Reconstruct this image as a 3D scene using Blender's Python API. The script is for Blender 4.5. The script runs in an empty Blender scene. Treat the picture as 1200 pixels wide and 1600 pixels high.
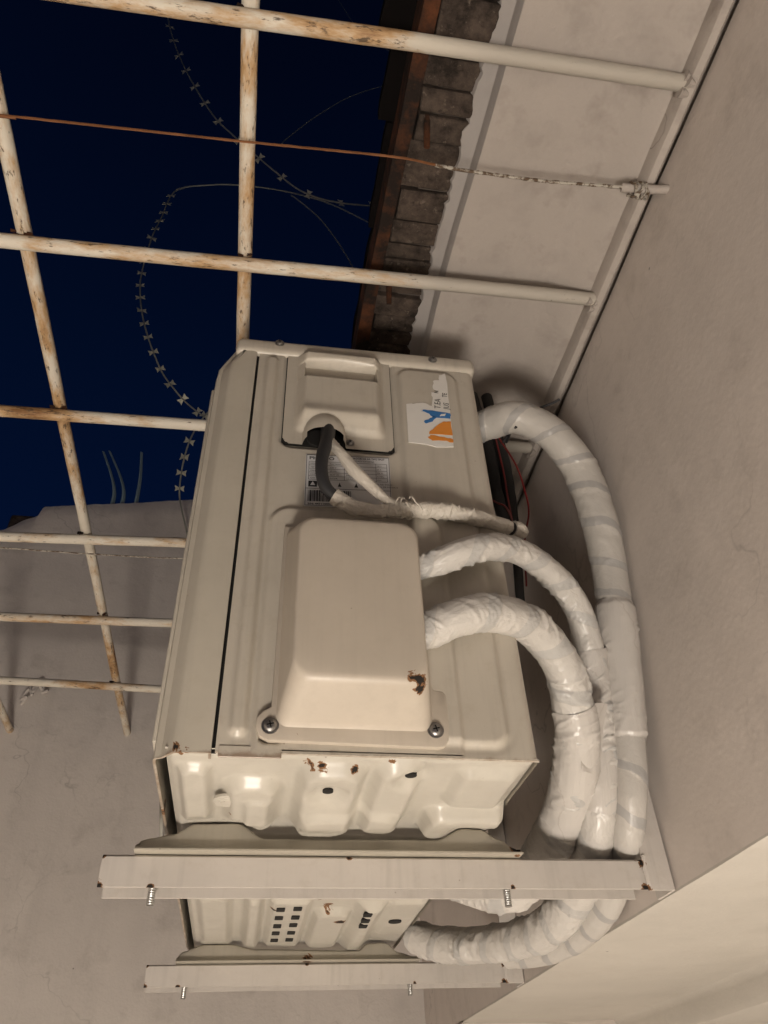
import bpy, bmesh, math, random
from mathutils import Vector, Matrix, noise
R_ = math.radians
random.seed(7)
S = bpy.context.scene
C = bpy.context.collection

# ------------------------------------------------------------------ camera
cam_d = bpy.data.cameras.new('camera')
cam_d.sensor_fit = 'HORIZONTAL'; cam_d.sensor_width = 36.0; cam_d.lens = 35.512
cam_d.clip_start = 0.02; cam_d.clip_end = 500
cam = bpy.data.objects.new('camera', cam_d); C.objects.link(cam)
rt = Vector((0.987164, -0.155638, -0.035833)); dn = Vector((0.07421, 0.645668, -0.760004)); fw = Vector((0.141421, 0.747589, 0.64893))
M4 = Matrix((rt, -dn, -fw)).transposed().to_4x4()
M4.translation = Vector((-0.23186, -0.58056, -0.24630))
cam.matrix_world = M4
S.camera = cam

# ------------------------------------------------------------------ night sky (even navy, a little lighter low down)
W = bpy.data.worlds.new('World'); S.world = W; W.use_nodes = True
nt = W.node_tree; nt.nodes.clear()
wo = nt.nodes.new('ShaderNodeOutputWorld'); bg = nt.nodes.new('ShaderNodeBackground')
tc = nt.nodes.new('ShaderNodeTexCoord'); sep = nt.nodes.new('ShaderNodeSeparateXYZ'); cr = nt.nodes.new('ShaderNodeValToRGB')
nt.links.new(tc.outputs['Generated'], sep.inputs[0]); nt.links.new(sep.outputs['Z'], cr.inputs[0])
cr.color_ramp.elements[0].position = 0.35; cr.color_ramp.elements[0].color = (0.0012, 0.0065, 0.032, 1)
cr.color_ramp.elements[1].position = 1.0; cr.color_ramp.elements[1].color = (0.0005, 0.0012, 0.0050, 1)
e = cr.color_ramp.elements.new(0.75); e.color = (0.0007, 0.0036, 0.016, 1)
nt.links.new(cr.outputs[0], bg.inputs[0]); bg.inputs[1].default_value = 1.0
nt.links.new(bg.outputs[0], wo.inputs[0])

S.view_settings.view_transform = 'Standard'; S.view_settings.look = 'None'
S.view_settings.exposure = 0.0; S.view_settings.gamma = 1.0
S.render.engine = 'CYCLES'
S.cycles.use_denoising = True
try: S.cycles.denoiser = 'OPENIMAGEDENOISE'
except Exception: pass
S.cycles.max_bounces = 4; S.cycles.diffuse_bounces = 3; S.cycles.glossy_bounces = 2; S.cycles.transmission_bounces = 0; S.cycles.volume_bounces = 0
S.cycles.caustics_reflective = False; S.cycles.caustics_refractive = False

LAMP_POS = (-0.33, -0.92, -1.52); LAMP_E = 82.0; LAMP_R = 0.19

# ------------------------------------------------------------------ materials
def rgb(h): return tuple((c/12.92 if c <= .04045 else ((c+.055)/1.055)**2.4) for c in h)
class NT:
    def __init__(s, name):
        s.m = bpy.data.materials.new(name); s.m.use_nodes = True
        s.t = s.m.node_tree; s.b = s.t.nodes['Principled BSDF']
        s.co = s.n('ShaderNodeTexCoord')
    def n(s, k, **kw):
        x = s.t.nodes.new(k)
        for a, b in kw.items(): setattr(x, a, b)
        return x
    def l(s, a, b): s.t.links.new(a, b)
    def noise(s, scale, detail=4, rough=.55, vec=None, dist=0):
        x = s.n('ShaderNodeTexNoise'); x.inputs['Scale'].default_value = scale; x.inputs['Detail'].default_value = detail
        x.inputs['Roughness'].default_value = rough; x.inputs['Distortion'].default_value = dist
        s.l(vec or s.co.outputs['Object'], x.inputs['Vector']); return x.outputs['Fac']
    def ramp(s, fac, a, b, ca=(0, 0, 0, 1), cb=(1, 1, 1, 1)):
        x = s.n('ShaderNodeValToRGB'); x.color_ramp.elements[0].position = a; x.color_ramp.elements[1].position = b
        x.color_ramp.elements[0].color = ca; x.color_ramp.elements[1].color = cb
        s.l(fac, x.inputs[0]); return x.outputs[0]
    def mix(s, fac, a, b, mode='MIX'):
        x = s.n('ShaderNodeMix', data_type='RGBA', blend_type=mode)
        for sock, v in ((x.inputs[0], fac), (x.inputs[6], a), (x.inputs[7], b)):
            if isinstance(v, (int, float)): sock.default_value = v
            elif isinstance(v, tuple): sock.default_value = (*v[:3], 1)
            else: s.l(v, sock)
        return x.outputs[2]
    def math(s, op, a, b=None, c=None):
        x = s.n('ShaderNodeMath', operation=op)
        for i, v in enumerate((a, b, c)):
            if v is None: continue
            if isinstance(v, (int, float)): x.inputs[i].default_value = v
            else: s.l(v, x.inputs[i])
        return x.outputs[0]
    def bump(s, h, strength=.3, dist=.002, prev=None):
        x = s.n('ShaderNodeBump'); x.inputs['Strength'].default_value = strength; x.inputs['Distance'].default_value = dist
        s.l(h, x.inputs['Height'])
        if prev is not None: s.l(prev, x.inputs['Normal'])
        return x.outputs[0]
    def set(s, col=None, rough=None, metal=None, normal=None, spec=None):
        for k, v in (('Base Color', col), ('Roughness', rough), ('Metallic', metal), ('Specular IOR Level', spec)):
            if v is None: continue
            i = s.b.inputs[k]
            if isinstance(v, (int, float)): i.default_value = v
            elif isinstance(v, tuple): i.default_value = (*v[:3], 1)
            else: s.l(v, i)
        if normal is not None: s.l(normal, s.b.inputs['Normal'])
        return s.m
    def spots(s, spots, warp=75, amp=1.15, seedvec=None):
        """mask 0..1 round given object-space points with ragged edges"""
        nz = s.noise(warp, 6, .62, dist=1.2)
        tot = None
        for (p, r) in spots:
            d = s.n('ShaderNodeVectorMath', operation='DISTANCE'); s.l(s.co.outputs['Object'], d.inputs[0]); d.inputs[1].default_value = p
            v = s.math('DIVIDE', d.outputs['Value'], r)
            v = s.math('SUBTRACT', 1.0, v)
            tot = v if tot is None else s.math('MAXIMUM', tot, v)
        w = s.math('MULTIPLY', s.math('SUBTRACT', nz, .5), amp*2)
        return s.math('ADD', tot, w)

MAT = {}
def plain(name, col, rough=.6, metal=0., bump=0, scale=300, var=.12):
    k = NT(name)
    c = k.mix(k.noise(scale*.05, 5), tuple(x*(1-var) for x in col), tuple(min(1, x*(1+var)) for x in col))
    k.set(c, rough, metal, k.bump(k.noise(scale, 4), bump, .001) if bump else None)
    MAT[name] = k.m; return k.m

def enamel(name, col, rough, spots=(), dirt=.12, dirtcol=(.30, .24, .16), peel=.04, edge=False):
    k = NT(name)
    n1 = k.noise(9, 6, .6); n2 = k.noise(60, 5, .7)
    c = k.mix(k.ramp(n1, .3, .75), tuple(x*.90 for x in col), tuple(x*1.05 for x in col))
    c = k.mix(k.math('MULTIPLY', k.ramp(n2, .52, .85), dirt), c, dirtcol)
    mp = k.n('ShaderNodeMapping'); mp.inputs['Scale'].default_value = (90, 90, 5); k.l(k.co.outputs['Object'], mp.inputs[0])
    st = k.noise(1, 4, .6, mp.outputs[0])
    c = k.mix(k.math('MULTIPLY', k.ramp(st, .50, .78), dirt*1.1), c, tuple(x*.55 for x in col))
    mp2 = k.n('ShaderNodeMapping'); mp2.inputs['Scale'].default_value = (14, 14, 60); mp2.inputs['Rotation'].default_value = (0, .6, 0); k.l(k.co.outputs['Object'], mp2.inputs[0])
    sc2 = k.ramp(k.noise(6, 5, .8, mp2.outputs[0]), .70, .74)
    c = k.mix(k.math('MULTIPLY', sc2, .35), c, (.22, .17, .12))
    sp = k.n('ShaderNodeTexVoronoi'); sp.inputs['Scale'].default_value = 34; k.l(k.co.outputs['Object'], sp.inputs['Vector'])
    fl = k.ramp(sp.outputs['Distance'], .012, .035, (1, 1, 1, 1), (0, 0, 0, 1))
    c = k.mix(k.math('MULTIPLY', fl, .55), c, (.16, .12, .08))
    if edge:
        se = k.n('ShaderNodeSeparateXYZ'); k.l(k.co.outputs['Object'], se.inputs[0])
        ed = k.math('SUBTRACT', k.math('MULTIPLY', k.noise(55, 5, .7), .016), se.outputs['Z'])
        c = k.mix(k.math('MULTIPLY', k.ramp(ed, .0085, .0105), .6), c, (.17, .085, .035))
    if spots:
        m = k.spots(spots)
        c = k.mix(k.ramp(m, .28, .34), c, (.20, .10, .045))
        c = k.mix(k.ramp(m, .50, .56), c, (.012, .009, .007))
        r = k.mix(k.ramp(m, .28, .34), (rough,)*3, (.9,)*3)
        rr = k.n('ShaderNodeSeparateColor'); k.l(r, rr.inputs[0]); rough = rr.outputs[0]
    else:
        rough = k.math('ADD', k.math('MULTIPLY', n2, .16), rough-.08)
    k.set(c, rough, 0, k.bump(k.noise(420, 3), peel, .0006), .5)
    MAT[name] = k.m

def plaster(name, col, stain=.25, bump=.35, staincol=(.16, .13, .11), streak=False):
    k = NT(name)
    n1 = k.noise(2.2, 4, .6); n2 = k.noise(14, 4, .65); n3 = k.noise(160, 2, .6)
    c = k.mix(k.ramp(n1, .3, .7), tuple(x*.90 for x in col), tuple(x*1.08 for x in col))
    c = k.mix(k.math('MULTIPLY', k.ramp(n2, .55, .82), stain), c, staincol)
    c = k.mix(k.math('MULTIPLY', k.noise(420, 2, .7), .16), c, tuple(x*.6 for x in col))
    v = k.n('ShaderNodeTexVoronoi'); v.inputs['Scale'].default_value = 14; v.inputs['Randomness'].default_value = 1
    k.l(k.co.outputs['Object'], v.inputs['Vector'])
    fl = k.ramp(v.outputs['Distance'], .012, .03, (1, 1, 1, 1), (0, 0, 0, 1))
    c = k.mix(k.math('MULTIPLY', fl, .7), c, (.05, .04, .035))
    wv = k.n('ShaderNodeVectorMath', operation='ADD'); nn = k.n('ShaderNodeTexNoise'); nn.inputs['Scale'].default_value = 6; nn.inputs['Detail'].default_value = 4; k.l(k.co.outputs['Object'], nn.inputs['Vector'])
    sc_ = k.n('ShaderNodeVectorMath', operation='SCALE'); k.l(nn.outputs['Color'], sc_.inputs[0]); sc_.inputs['Scale'].default_value = .35
    k.l(k.co.outputs['Object'], wv.inputs[0]); k.l(sc_.outputs[0], wv.inputs[1])
    ve = k.n('ShaderNodeTexVoronoi', feature='DISTANCE_TO_EDGE'); ve.inputs['Scale'].default_value = 2.6; k.l(wv.outputs[0], ve.inputs['Vector'])
    ck = k.math('MULTIPLY', k.ramp(ve.outputs['Distance'], .0, .006, (1, 1, 1, 1), (0, 0, 0, 1)), k.ramp(n1, .50, .60))
    c = k.mix(k.math('MULTIPLY', ck, stain*1.6), c, tuple(x*.45 for x in col))
    mq = k.n('ShaderNodeMapping'); mq.inputs['Scale'].default_value = (16, 16, 1.6); k.l(k.co.outputs['Object'], mq.inputs[0])
    c = k.mix(k.math('MULTIPLY', k.ramp(k.noise(1, 4, .65, mq.outputs[0]), .52, .75), stain*.9), c, tuple(x*.70 for x in col))
    hb = k.math('ADD', k.math('MULTIPLY', k.noise(4, 2, .5), 5), k.math('MULTIPLY', n2, 1.3))
    hb = k.math('ADD', hb, k.math('MULTIPLY', n3, .22))
    nb = k.bump(hb, bump, .004)
    k.set(c, .78, 0, nb, .3)
    MAT[name] = k.m

enamel('unit_enamel', (.525, .48, .41), .36, dirt=.28, edge=True)
enamel('pan_enamel', (.52, .49, .43), .33, peel=.05, dirt=.16, spots=[
    ((-.189, .012, -.008), .009), ((-.181, .012, -.008), .008), ((-.152, .015, -.006), .006), ((-.124, .005, -.004), .006), ((-.117, .004, -.004), .005),
    ((-.253, .112, -.016), .009), ((-.292, .001, 0), .010), ((-.128, .46, -.01), .013), ((-.14, .43, -.01), .016), ((-.11, .50, -.012), .010), ((-.2, .45, -.012), .008)])
enamel('front_enamel', (.50, .46, .39), .36, dirt=.16, edge=True, spots=[((-.293, 0, .0005), .006), ((-.286, 0, .0005), .004), ((-.313, .13, 0), .012)])
enamel('cover_plastic', (.53, .47, .395), .42, dirt=.14, spots=[((-.109, -.048, .043), .010), ((-.117, -.049, .044), .007), ((-.108, -.044, .036), .008), ((-.20, -.004, .010), .006), ((-.193, -.004, .010), .005)])
enamel('foot_enamel', (.45, .415, .35), .36, dirt=.26, spots=[((.022, .157, -.024), .008), ((-.14, .655, -.026), .010)])
enamel('bracket_paint', (.57, .53, .49), .44, dirt=.30, dirtcol=(.3, .24, .18), spots=[((-.521, -.018, .0025), .007), ((-.521, -.018, .029), .005), ((-.476, -.018, .002), .0045), ((-.146, -.018, .002), .0045), ((-.012, -.018, .002), .008), ((-.010, -.018, .026), .007), ((-.30, -.018, .0295), .005)])
plaster('wall_plaster', (.68, .615, .565), .30, .20)
plaster('back_plaster', (.60, .55, .51), .34, .6)
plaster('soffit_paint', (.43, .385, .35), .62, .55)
plaster('overhang_paint', (.58, .545, .49), .2, .35, (.4, .33, .27))
plaster('edge_plaster', (.36, .335, .32), .3, .5)
plaster('floor_concrete', (.42, .39, .35), .3, .4)

def rusty_bar(name='rusty_paint', scl=(1, 1, 1)):
    k = NT(name)
    mpp = k.n('ShaderNodeMapping'); mpp.inputs['Scale'].default_value = scl; k.l(k.co.outputs['Object'], mpp.inputs[0])
    n1 = k.noise(46, 5, .72, mpp.outputs[0]); n2 = k.noise(190, 4, .7, mpp.outputs[0]); n0 = k.noise(4.5, 2)
    sx = k.n('ShaderNodeSeparateXYZ'); k.l(k.co.outputs['Object'], sx.inputs[0])
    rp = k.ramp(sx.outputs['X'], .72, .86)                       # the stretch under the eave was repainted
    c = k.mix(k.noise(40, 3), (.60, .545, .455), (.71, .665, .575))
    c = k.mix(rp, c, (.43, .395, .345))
    m = k.math('ADD', k.math('MULTIPLY', k.math('SUBTRACT', n0, .5), 1.0), n1)
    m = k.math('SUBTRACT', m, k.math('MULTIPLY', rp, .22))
    c = k.mix(k.math('MULTIPLY', k.ramp(m, .46, .66), .85), c, (.45, .26, .10))
    c = k.mix(k.math('MULTIPLY', k.ramp(m, .66, .82), .9), c, (.20, .09, .03))
    c = k.mix(k.math('MULTIPLY', k.ramp(k.math('ADD', n2, k.math('MULTIPLY', m, .25)), .72, .80), .85), c, (.06, .038, .025))
    k.set(c, .62, 0, k.bump(k.math('ADD', n2, m), .5, .0012), .4)
    MAT[name] = k.m
rusty_bar(); rusty_bar('rusty_paint_across', (.28, 1, 1)); rusty_bar('rusty_paint_along', (1, .28, 1))
def tape(name, col, band, pitch_band, bandcol, rough=.30, wr=.5):
    k = NT(name)
    uv = k.n('ShaderNodeUVMap'); uv.uv_map = 'UVMap'
    sx = k.n('ShaderNodeSeparateXYZ'); k.l(uv.outputs[0], sx.inputs[0])
    wob = k.math('ADD', k.math('MULTIPLY', k.math('SUBTRACT', k.noise(30, 3), .5), .25), k.math('MULTIPLY', k.math('SUBTRACT', k.noise(7, 2), .5), .9))
    ph = k.math('FRACT', k.math('ADD', k.math('ADD', sx.outputs['X'], sx.outputs['Y']), wob))
    b = k.ramp(ph, 1-pitch_band, 1-pitch_band+.012)
    c = k.mix(k.noise(22, 5), tuple(x*.92 for x in col), tuple(min(1, x*1.06) for x in col))
    c = k.mix(k.math('MULTIPLY', b, band), c, bandcol)
    ln = k.ramp(ph, 0, .018, (1, 1, 1, 1), (0, 0, 0, 1))
    c = k.mix(k.math('MULTIPLY', ln, .30), c, (.25, .20, .15))
    c = k.mix(k.math('MULTIPLY', k.ramp(k.noise(90, 5, .7), .62, .8), .22), c, (.32, .24, .15))
    mp = k.n('ShaderNodeCombineXYZ'); k.l(k.math('ADD', k.math('MULTIPLY', sx.outputs['X'], 2.2), sx.outputs['Y']), mp.inputs[0])
    k.l(k.math('SINE', k.math('MULTIPLY', sx.outputs['Y'], 6.2832)), mp.inputs[1]); k.l(k.math('COSINE', k.math('MULTIPLY', sx.outputs['Y'], 6.2832)), mp.inputs[2])
    wrk = k.noise(2.2, 3, .5, mp.outputs[0], .4)
    nb = k.bump(wrk, wr, .004)
    nb = k.bump(ph, .25, .0012, nb)
    k.set(c, rough, 0, nb, .5)
    MAT[name] = k.m
tape('tape_white', (.56, .535, .50), .45, .30, (.36, .365, .365), .33, .4)
tape('tape_banded', (.50, .475, .44), .65, .22, (.31, .305, .305), .40, .25)
tape('tape_dull', (.55, .545, .53), .30, .2, (.40, .40, .40), .42, .45)
tape('tape_patch', (.55, .52, .485), 0., .1, (.4, .4, .4), .33, .35)
tape('tape_cable', (.58, .535, .47), .2, .12, (.45, .4, .33), .42, .5)
plain('black_rubber', (.022, .022, .024), .55, bump=.2)
plain('black_foam', (.018, .017, .017), .75, bump=.3, scale=500)
plain('red_insulation', (.20, .014, .014), .4)
plain('zinc', (.45, .45, .44), .34, .9, .3, 700, .2)
plain('screw_steel', (.30, .29, .28), .36, .9, .3, 700, .3)
plain('dark_void', (.008, .007, .006), .9)
plain('ink', (.012, .012, .014), .6)
plain('label_paper', (.64, .64, .65), .45, var=.05)
plain('torn_paper', (.74, .72, .68), .6, bump=.3, scale=200, var=.07)
plain('print_blue', (.03, .16, .42), .5, var=.25)
plain('print_orange', (.72, .26, .035), .5, var=.15)
plain('tie_wire', (.20, .08, .03), .65, .3, .4, 900, .5)
k = NT('painted_wire')
MAT['painted_wire'] = k.set(k.mix(k.ramp(k.noise(140, 3, .7), .44, .56), (.42, .39, .34), (.10, .065, .04)), .65, 0, None, .3)
plain('galvanised_wire', (.22, .22, .19), .5, .2, .3, 600, .3)
plain('blade_steel', (.40, .385, .30), .45, .15, .2, 500, .3)
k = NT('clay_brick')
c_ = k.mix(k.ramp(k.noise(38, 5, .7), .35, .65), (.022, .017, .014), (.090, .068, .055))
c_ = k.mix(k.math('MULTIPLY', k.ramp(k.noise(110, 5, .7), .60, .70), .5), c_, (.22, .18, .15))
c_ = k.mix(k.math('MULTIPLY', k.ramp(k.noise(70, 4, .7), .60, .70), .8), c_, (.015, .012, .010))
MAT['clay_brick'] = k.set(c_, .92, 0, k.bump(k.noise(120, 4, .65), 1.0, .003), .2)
plain('mortar', (.085, .070, .060), .95, 0, .8, 160, .4)
k = NT('rusty_batten')
c_ = k.mix(k.ramp(k.noise(28, 5, .7), .42, .70), (.016, .011, .009), (.10, .036, .015))
MAT['rusty_batten'] = k.set(c_, .9, 0, k.bump(k.noise(90, 4), .8, .002), .2)
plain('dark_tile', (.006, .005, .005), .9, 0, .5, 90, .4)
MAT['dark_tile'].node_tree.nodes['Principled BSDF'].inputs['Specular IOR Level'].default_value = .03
plain('strip_pale', (.20, .27, .30), .5)
plain('fan_plastic', (.30, .29, .26), .5)

# ------------------------------------------------------------------ mesh helpers
class MB:
    def __init__(s): s.v = []; s.f = []; s.uv = None; s.smooth = False
    def add(s, vs, fs):
        o = len(s.v); s.v += [Vector(p) for p in vs]; s.f += [tuple(i+o for i in f) for f in fs]; return s
    def box(s, a, b, bev=0, seg=2):
        bm = bmesh.new(); bmesh.ops.create_cube(bm, size=1)
        ce = [(a[i]+b[i])/2 for i in range(3)]; sz = [abs(b[i]-a[i]) for i in range(3)]
        for v in bm.verts: v.co = Vector((ce[i]+v.co[i]*sz[i] for i in range(3)))
        if bev: bmesh.ops.bevel(bm, geom=bm.edges[:], offset=bev, segments=seg, affect='EDGES', profile=.5)
        return s.frombm(bm)
    def frombm(s, bm):
        bm.verts.index_update()
        s.add([v.co.copy() for v in bm.verts], [[v.index for v in f.verts] for f in bm.faces]); bm.free(); return s
    def prism(s, poly, axis, a, b, bev=0, seg=2):
        """poly in the plane normal to axis ('x': (y,z), 'y': (x,z), 'z': (x,y)), extruded a..b"""
        bm = bmesh.new()
        def P(p, t): return {'x': (t, p[0], p[1]), 'y': (p[0], t, p[1]), 'z': (p[0], p[1], t)}[axis]
        vs = [bm.verts.new(P(p, a)) for p in poly]; f = bm.faces.new(vs)
        r = bmesh.ops.extrude_face_region(bm, geom=[f])
        d = Vector(P((0, 0), b-a))
        for g in r['geom']:
            if isinstance(g, bmesh.types.BMVert): g.co += d
        bmesh.ops.recalc_face_normals(bm, faces=bm.faces)
        if bev: bmesh.ops.bevel(bm, geom=bm.edges[:], offset=bev, segments=seg, affect='EDGES', profile=.5, clamp_overlap=True)
        return s.frombm(bm)
    def cyl(s, p0, p1, r0, r1=None, n=16, caps=True):
        r1 = r0 if r1 is None else r1
        p0 = Vector(p0); p1 = Vector(p1); d = (p1-p0).normalized(); a = d.orthogonal().normalized(); b = d.cross(a)
        vs = []
        for p, r in ((p0, r0), (p1, r1)):
            for i in range(n): t = 2*math.pi*i/n; vs.append(p+r*(math.cos(t)*a+math.sin(t)*b))
        fs = [(i, (i+1) % n, n+(i+1) % n, n+i) for i in range(n)]
        if caps: fs += [tuple(range(n))[::-1], tuple(range(n, 2*n))]
        return s.add(vs, fs)
    def rings(s, rings, close=True, cap0=False, cap1=False):
        n = len(rings[0]); o = len(s.v); s.v += [Vector(p) for r in rings for p in r]
        for k in range(len(rings)-1):
            for i in range(n if close else n-1):
                j = (i+1) % n; s.f.append((o+k*n+i, o+k*n+j, o+(k+1)*n+j, o+(k+1)*n+i))
        if cap0: s.f.append(tuple(o+i for i in range(n))[::-1])
        if cap1: s.f.append(tuple(o+(len(rings)-1)*n+i for i in range(n)))
        return s

ORG = {}
def build(name, mb, mat, parent=None, smooth=True, angle=35, origin=None):
    me = bpy.data.meshes.new(name)
    o = bpy.data.objects.new(name, me); C.objects.link(o)
    if parent is not None:
        o.parent = parent; org = ORG[parent.name]
    else:
        if origin is None:
            lo = [min(v[i] for v in mb.v) for i in range(3)]; hi = [max(v[i] for v in mb.v) for i in range(3)]
            org = Vector(((lo[0]+hi[0])/2, (lo[1]+hi[1])/2, lo[2]))
        else: org = Vector(origin)
        o.location = org
    ORG[o.name] = org
    me.from_pydata([v-org for v in mb.v], [], mb.f)
    if mb.uv:
        ul = me.uv_layers.new(name='UVMap')
        k = 0
        for p, uvs in zip(me.polygons, mb.uv):
            for li, u in zip(p.loop_indices, uvs): ul.data[li].uv = u
    bm = bmesh.new(); bm.from_mesh(me); 
    if not mb.uv: bmesh.ops.recalc_face_normals(bm, faces=bm.faces)
    bm.to_mesh(me); bm.free()
    me.materials.append(MAT[mat])
    if smooth:
        for p in me.polygons: p.use_smooth = True
        try: me.set_sharp_from_angle(angle=R_(angle))
        except Exception: pass
    return o
def thing(name, loc, label, cat, group=None):
    o = bpy.data.objects.new(name, None); C.objects.link(o); o.location = loc; o.empty_display_size = .05
    ORG[o.name] = Vector(loc); return tag(o, label, cat, group)
def tag(o, label=None, cat=None, group=None, kind=None):
    if label: o['label'] = label
    if cat: o['category'] = cat
    if group: o['group'] = group
    if kind: o['kind'] = kind
    return o
# NB: material object coordinates start at each thing's origin; WORLDCO materials below need origin (0,0,0)
def catmull(pts, n):
    P = [list(p) for p in pts]; P = [[2*a-b for a, b in zip(P[0], P[1])]]+P+[[2*a-b for a, b in zip(P[-1], P[-2])]]
    out = []
    segs = len(P)-3
    for k in range(n):
        t = k/(n-1)*segs; i = min(int(t), segs-1); u = t-i
        a, b, c, d = P[i:i+4]
        out.append([.5*((2*q)+(-p+r)*u+(2*p-5*q+4*r-s_)*u*u+(-p+3*q-3*r+s_)*u**3) for p, q, r, s_ in zip(a, b, c, d)])
    return out
def tube(pts, n=60, m=12, rad=None, disp=None, pitch=.05, caps=True, s0=0., s1=1., grow=1.):
    """smooth swept tube; pts (x,y,z[,r])"""
    sm = catmull(pts, n)
    if s0 > 0 or s1 < 1:
        full = catmull(pts, 6000); sub = full[int(s0*5999):int(s1*5999)+1]; sm = [sub[int(i*(len(sub)-1)/(n-1))] for i in range(n)]
    P = [Vector(p[:3]) for p in sm]; rr = [(p[3] if len(p) > 3 else rad)*grow for p in sm]
    mb = MB(); mb.uv = []
    T = [(P[min(i+1, n-1)]-P[max(i-1, 0)]).normalized() for i in range(n)]
    a = T[0].orthogonal().normalized(); L = 0; rings = []; Ls = []
    for i in range(n):
        if i: L += (P[i]-P[i-1]).length
        a = (a-a.dot(T[i])*T[i]).normalized(); b = T[i].cross(a)
        ring = []
        for j in range(m):
            th = 2*math.pi*j/m; r = rr[i]
            if disp: r = r*(1+disp(L, th, i/(n-1)))
            ring.append(P[i]+r*(math.cos(th)*a+math.sin(th)*b))
        rings.append(ring); Ls.append(L)
    mb.rings(rings)
    for i in range(n-1):
        for j in range(m):
            u0, u1 = Ls[i]/pitch, Ls[i+1]/pitch
            mb.uv.append(((u0, j/m), (u0, (j+1)/m), (u1, (j+1)/m), (u1, j/m)))
    if caps:
        mb.f.append(tuple(range(m))[::-1]); mb.uv.append([(0, 0)]*m)
        mb.f.append(tuple((n-1)*m+j for j in range(m))); mb.uv.append([(0, 0)]*m)
    return mb
def sdr(px, pz, x0, x1, z0, z1, r):
    qx = abs(px-(x0+x1)/2)-(x1-x0)/2+r; qz = abs(pz-(z0+z1)/2)-(z1-z0)/2+r
    return math.hypot(max(qx, 0), max(qz, 0))+min(max(qx, qz), 0)-r
def ss(a, b, x):
    t = min(1, max(0, (x-a)/(b-a))); return t*t*(3-2*t)
def rrect(x0, x1, z0, z1, r, k=6):
    out = []
    for cx, cz, a0 in ((x1-r, z1-r, 0), (x0+r, z1-r, 90), (x0+r, z0+r, 180), (x1-r, z0+r, 270)):
        for i in range(k+1):
            t = R_(a0+90*i/k); out.append((cx+r*math.cos(t), cz+r*math.sin(t)))
    return out
def text_mesh(txt, size, x, z, y, rot=0, sx=1., bold=False):
    """flat lettering facing -y, lower left at (x,z)"""
    cu = bpy.data.curves.new('lettering', 'FONT'); cu.body = txt; cu.size = size; cu.resolution_u = 2
    cu.extrude = 0
    if bold: cu.offset = size*.018
    ob = bpy.data.objects.new('lettering', cu); C.objects.link(ob)
    dg = bpy.context.evaluated_depsgraph_get(); me = bpy.data.meshes.new_from_object(ob.evaluated_get(dg))
    mb = MB(); c, s_ = math.cos(rot), math.sin(rot)
    mb.add([(x+(v.co.x*sx*c-v.co.y*s_), y, z+(v.co.x*sx*s_+v.co.y*c)) for v in me.vertices], [tuple(p.vertices) for p in me.polygons])
    bpy.data.objects.remove(ob); bpy.data.curves.remove(cu); bpy.data.meshes.remove(me)
    return mb
def grid(fn, us, vs):
    mb = MB(); nu, nv = len(us), len(vs)
    mb.v = [Vector(fn(u, v)) for v in vs for u in us]
    mb.f = [(j*nu+i, j*nu+i+1, (j+1)*nu+i+1, (j+1)*nu+i) for j in range(nv-1) for i in range(nu-1)]
    return mb
def lin(a, b, n): return [a+(b-a)*i/(n-1) for i in range(n)]

O0 = (0, 0, 0)
XW = .18; YB = 1.38; ZF = -2.15

# ================================================================== SETTING
g = build('ground', MB().box((-6, -6, ZF-.1), (6, 8, ZF)), 'floor_concrete', smooth=False); tag(g, kind='structure')

# ---- the house: wall the unit hangs on, eave above, overhang below
house = thing('house', (0, 0, 0), 'taupe plastered house wall carrying the air conditioner, with eave above and pale overhang below', 'house')
def wavy_wall(fn, us, vs, amp): 
    return grid(lambda u, v: fn(u, v, amp*(noise.noise((u*2.1, v*2.1, 3.3))+.4*noise.noise((u*7, v*7, 1.7)))), us, vs)
mb = wavy_wall(lambda y, z, d: (XW+d+(.012 if z > .6025 else 0), y, z+(.002*noise.noise((y*22, 4, 0)) if z > .59 else 0)), lin(-3, YB+.02, 200), lin(-.057, .602, 40)+[.603], .0025)
build('wall', mb, 'wall_plaster', house)
mb = MB().box((XW+.02, -3, -.05), (XW+2.6, YB+.1, 3.2)); build('wall_core', mb, 'wall_plaster', house, smooth=False)
# overhang: rounded arris then underside, moulding, second underside, lower wall
prof = [(XW+.0035, -.0545), (XW+.0038, -.0575), (XW+.009, -.0585)]+[(x, -.0585-.004*math.sin((x-.19)/.29*math.pi)) for x in lin(.20, .472, 14)] + \
       [(.480, -.060), (.484, -.064), (.486, -.072), (.487, -.090), (.492, -.100), (.502, -.104), (.60, -.105), (.660, -.105), (.664, -.112), (.666, -.13), (.666, -.16), (.70, -.17), (.70, -.6), (.70, ZF)]
YE = 1.065
mb = MB(); ys = lin(-3, YE, 90)
mb.rings([[Vector((x+.0012*noise.noise((y*9, x*20, 0)), y, z+.0018*noise.noise((x*6, y*5, 4)))) for (x, z) in prof] for y in ys], close=False)
build('overhang', mb, 'overhang_paint', house)
mb = MB().box((XW+.0005, YE, ZF), (.9, YB+.05, -.0565), .004); build('column', mb, 'wall_plaster', house)
# eave soffit
ZS = .648
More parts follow.
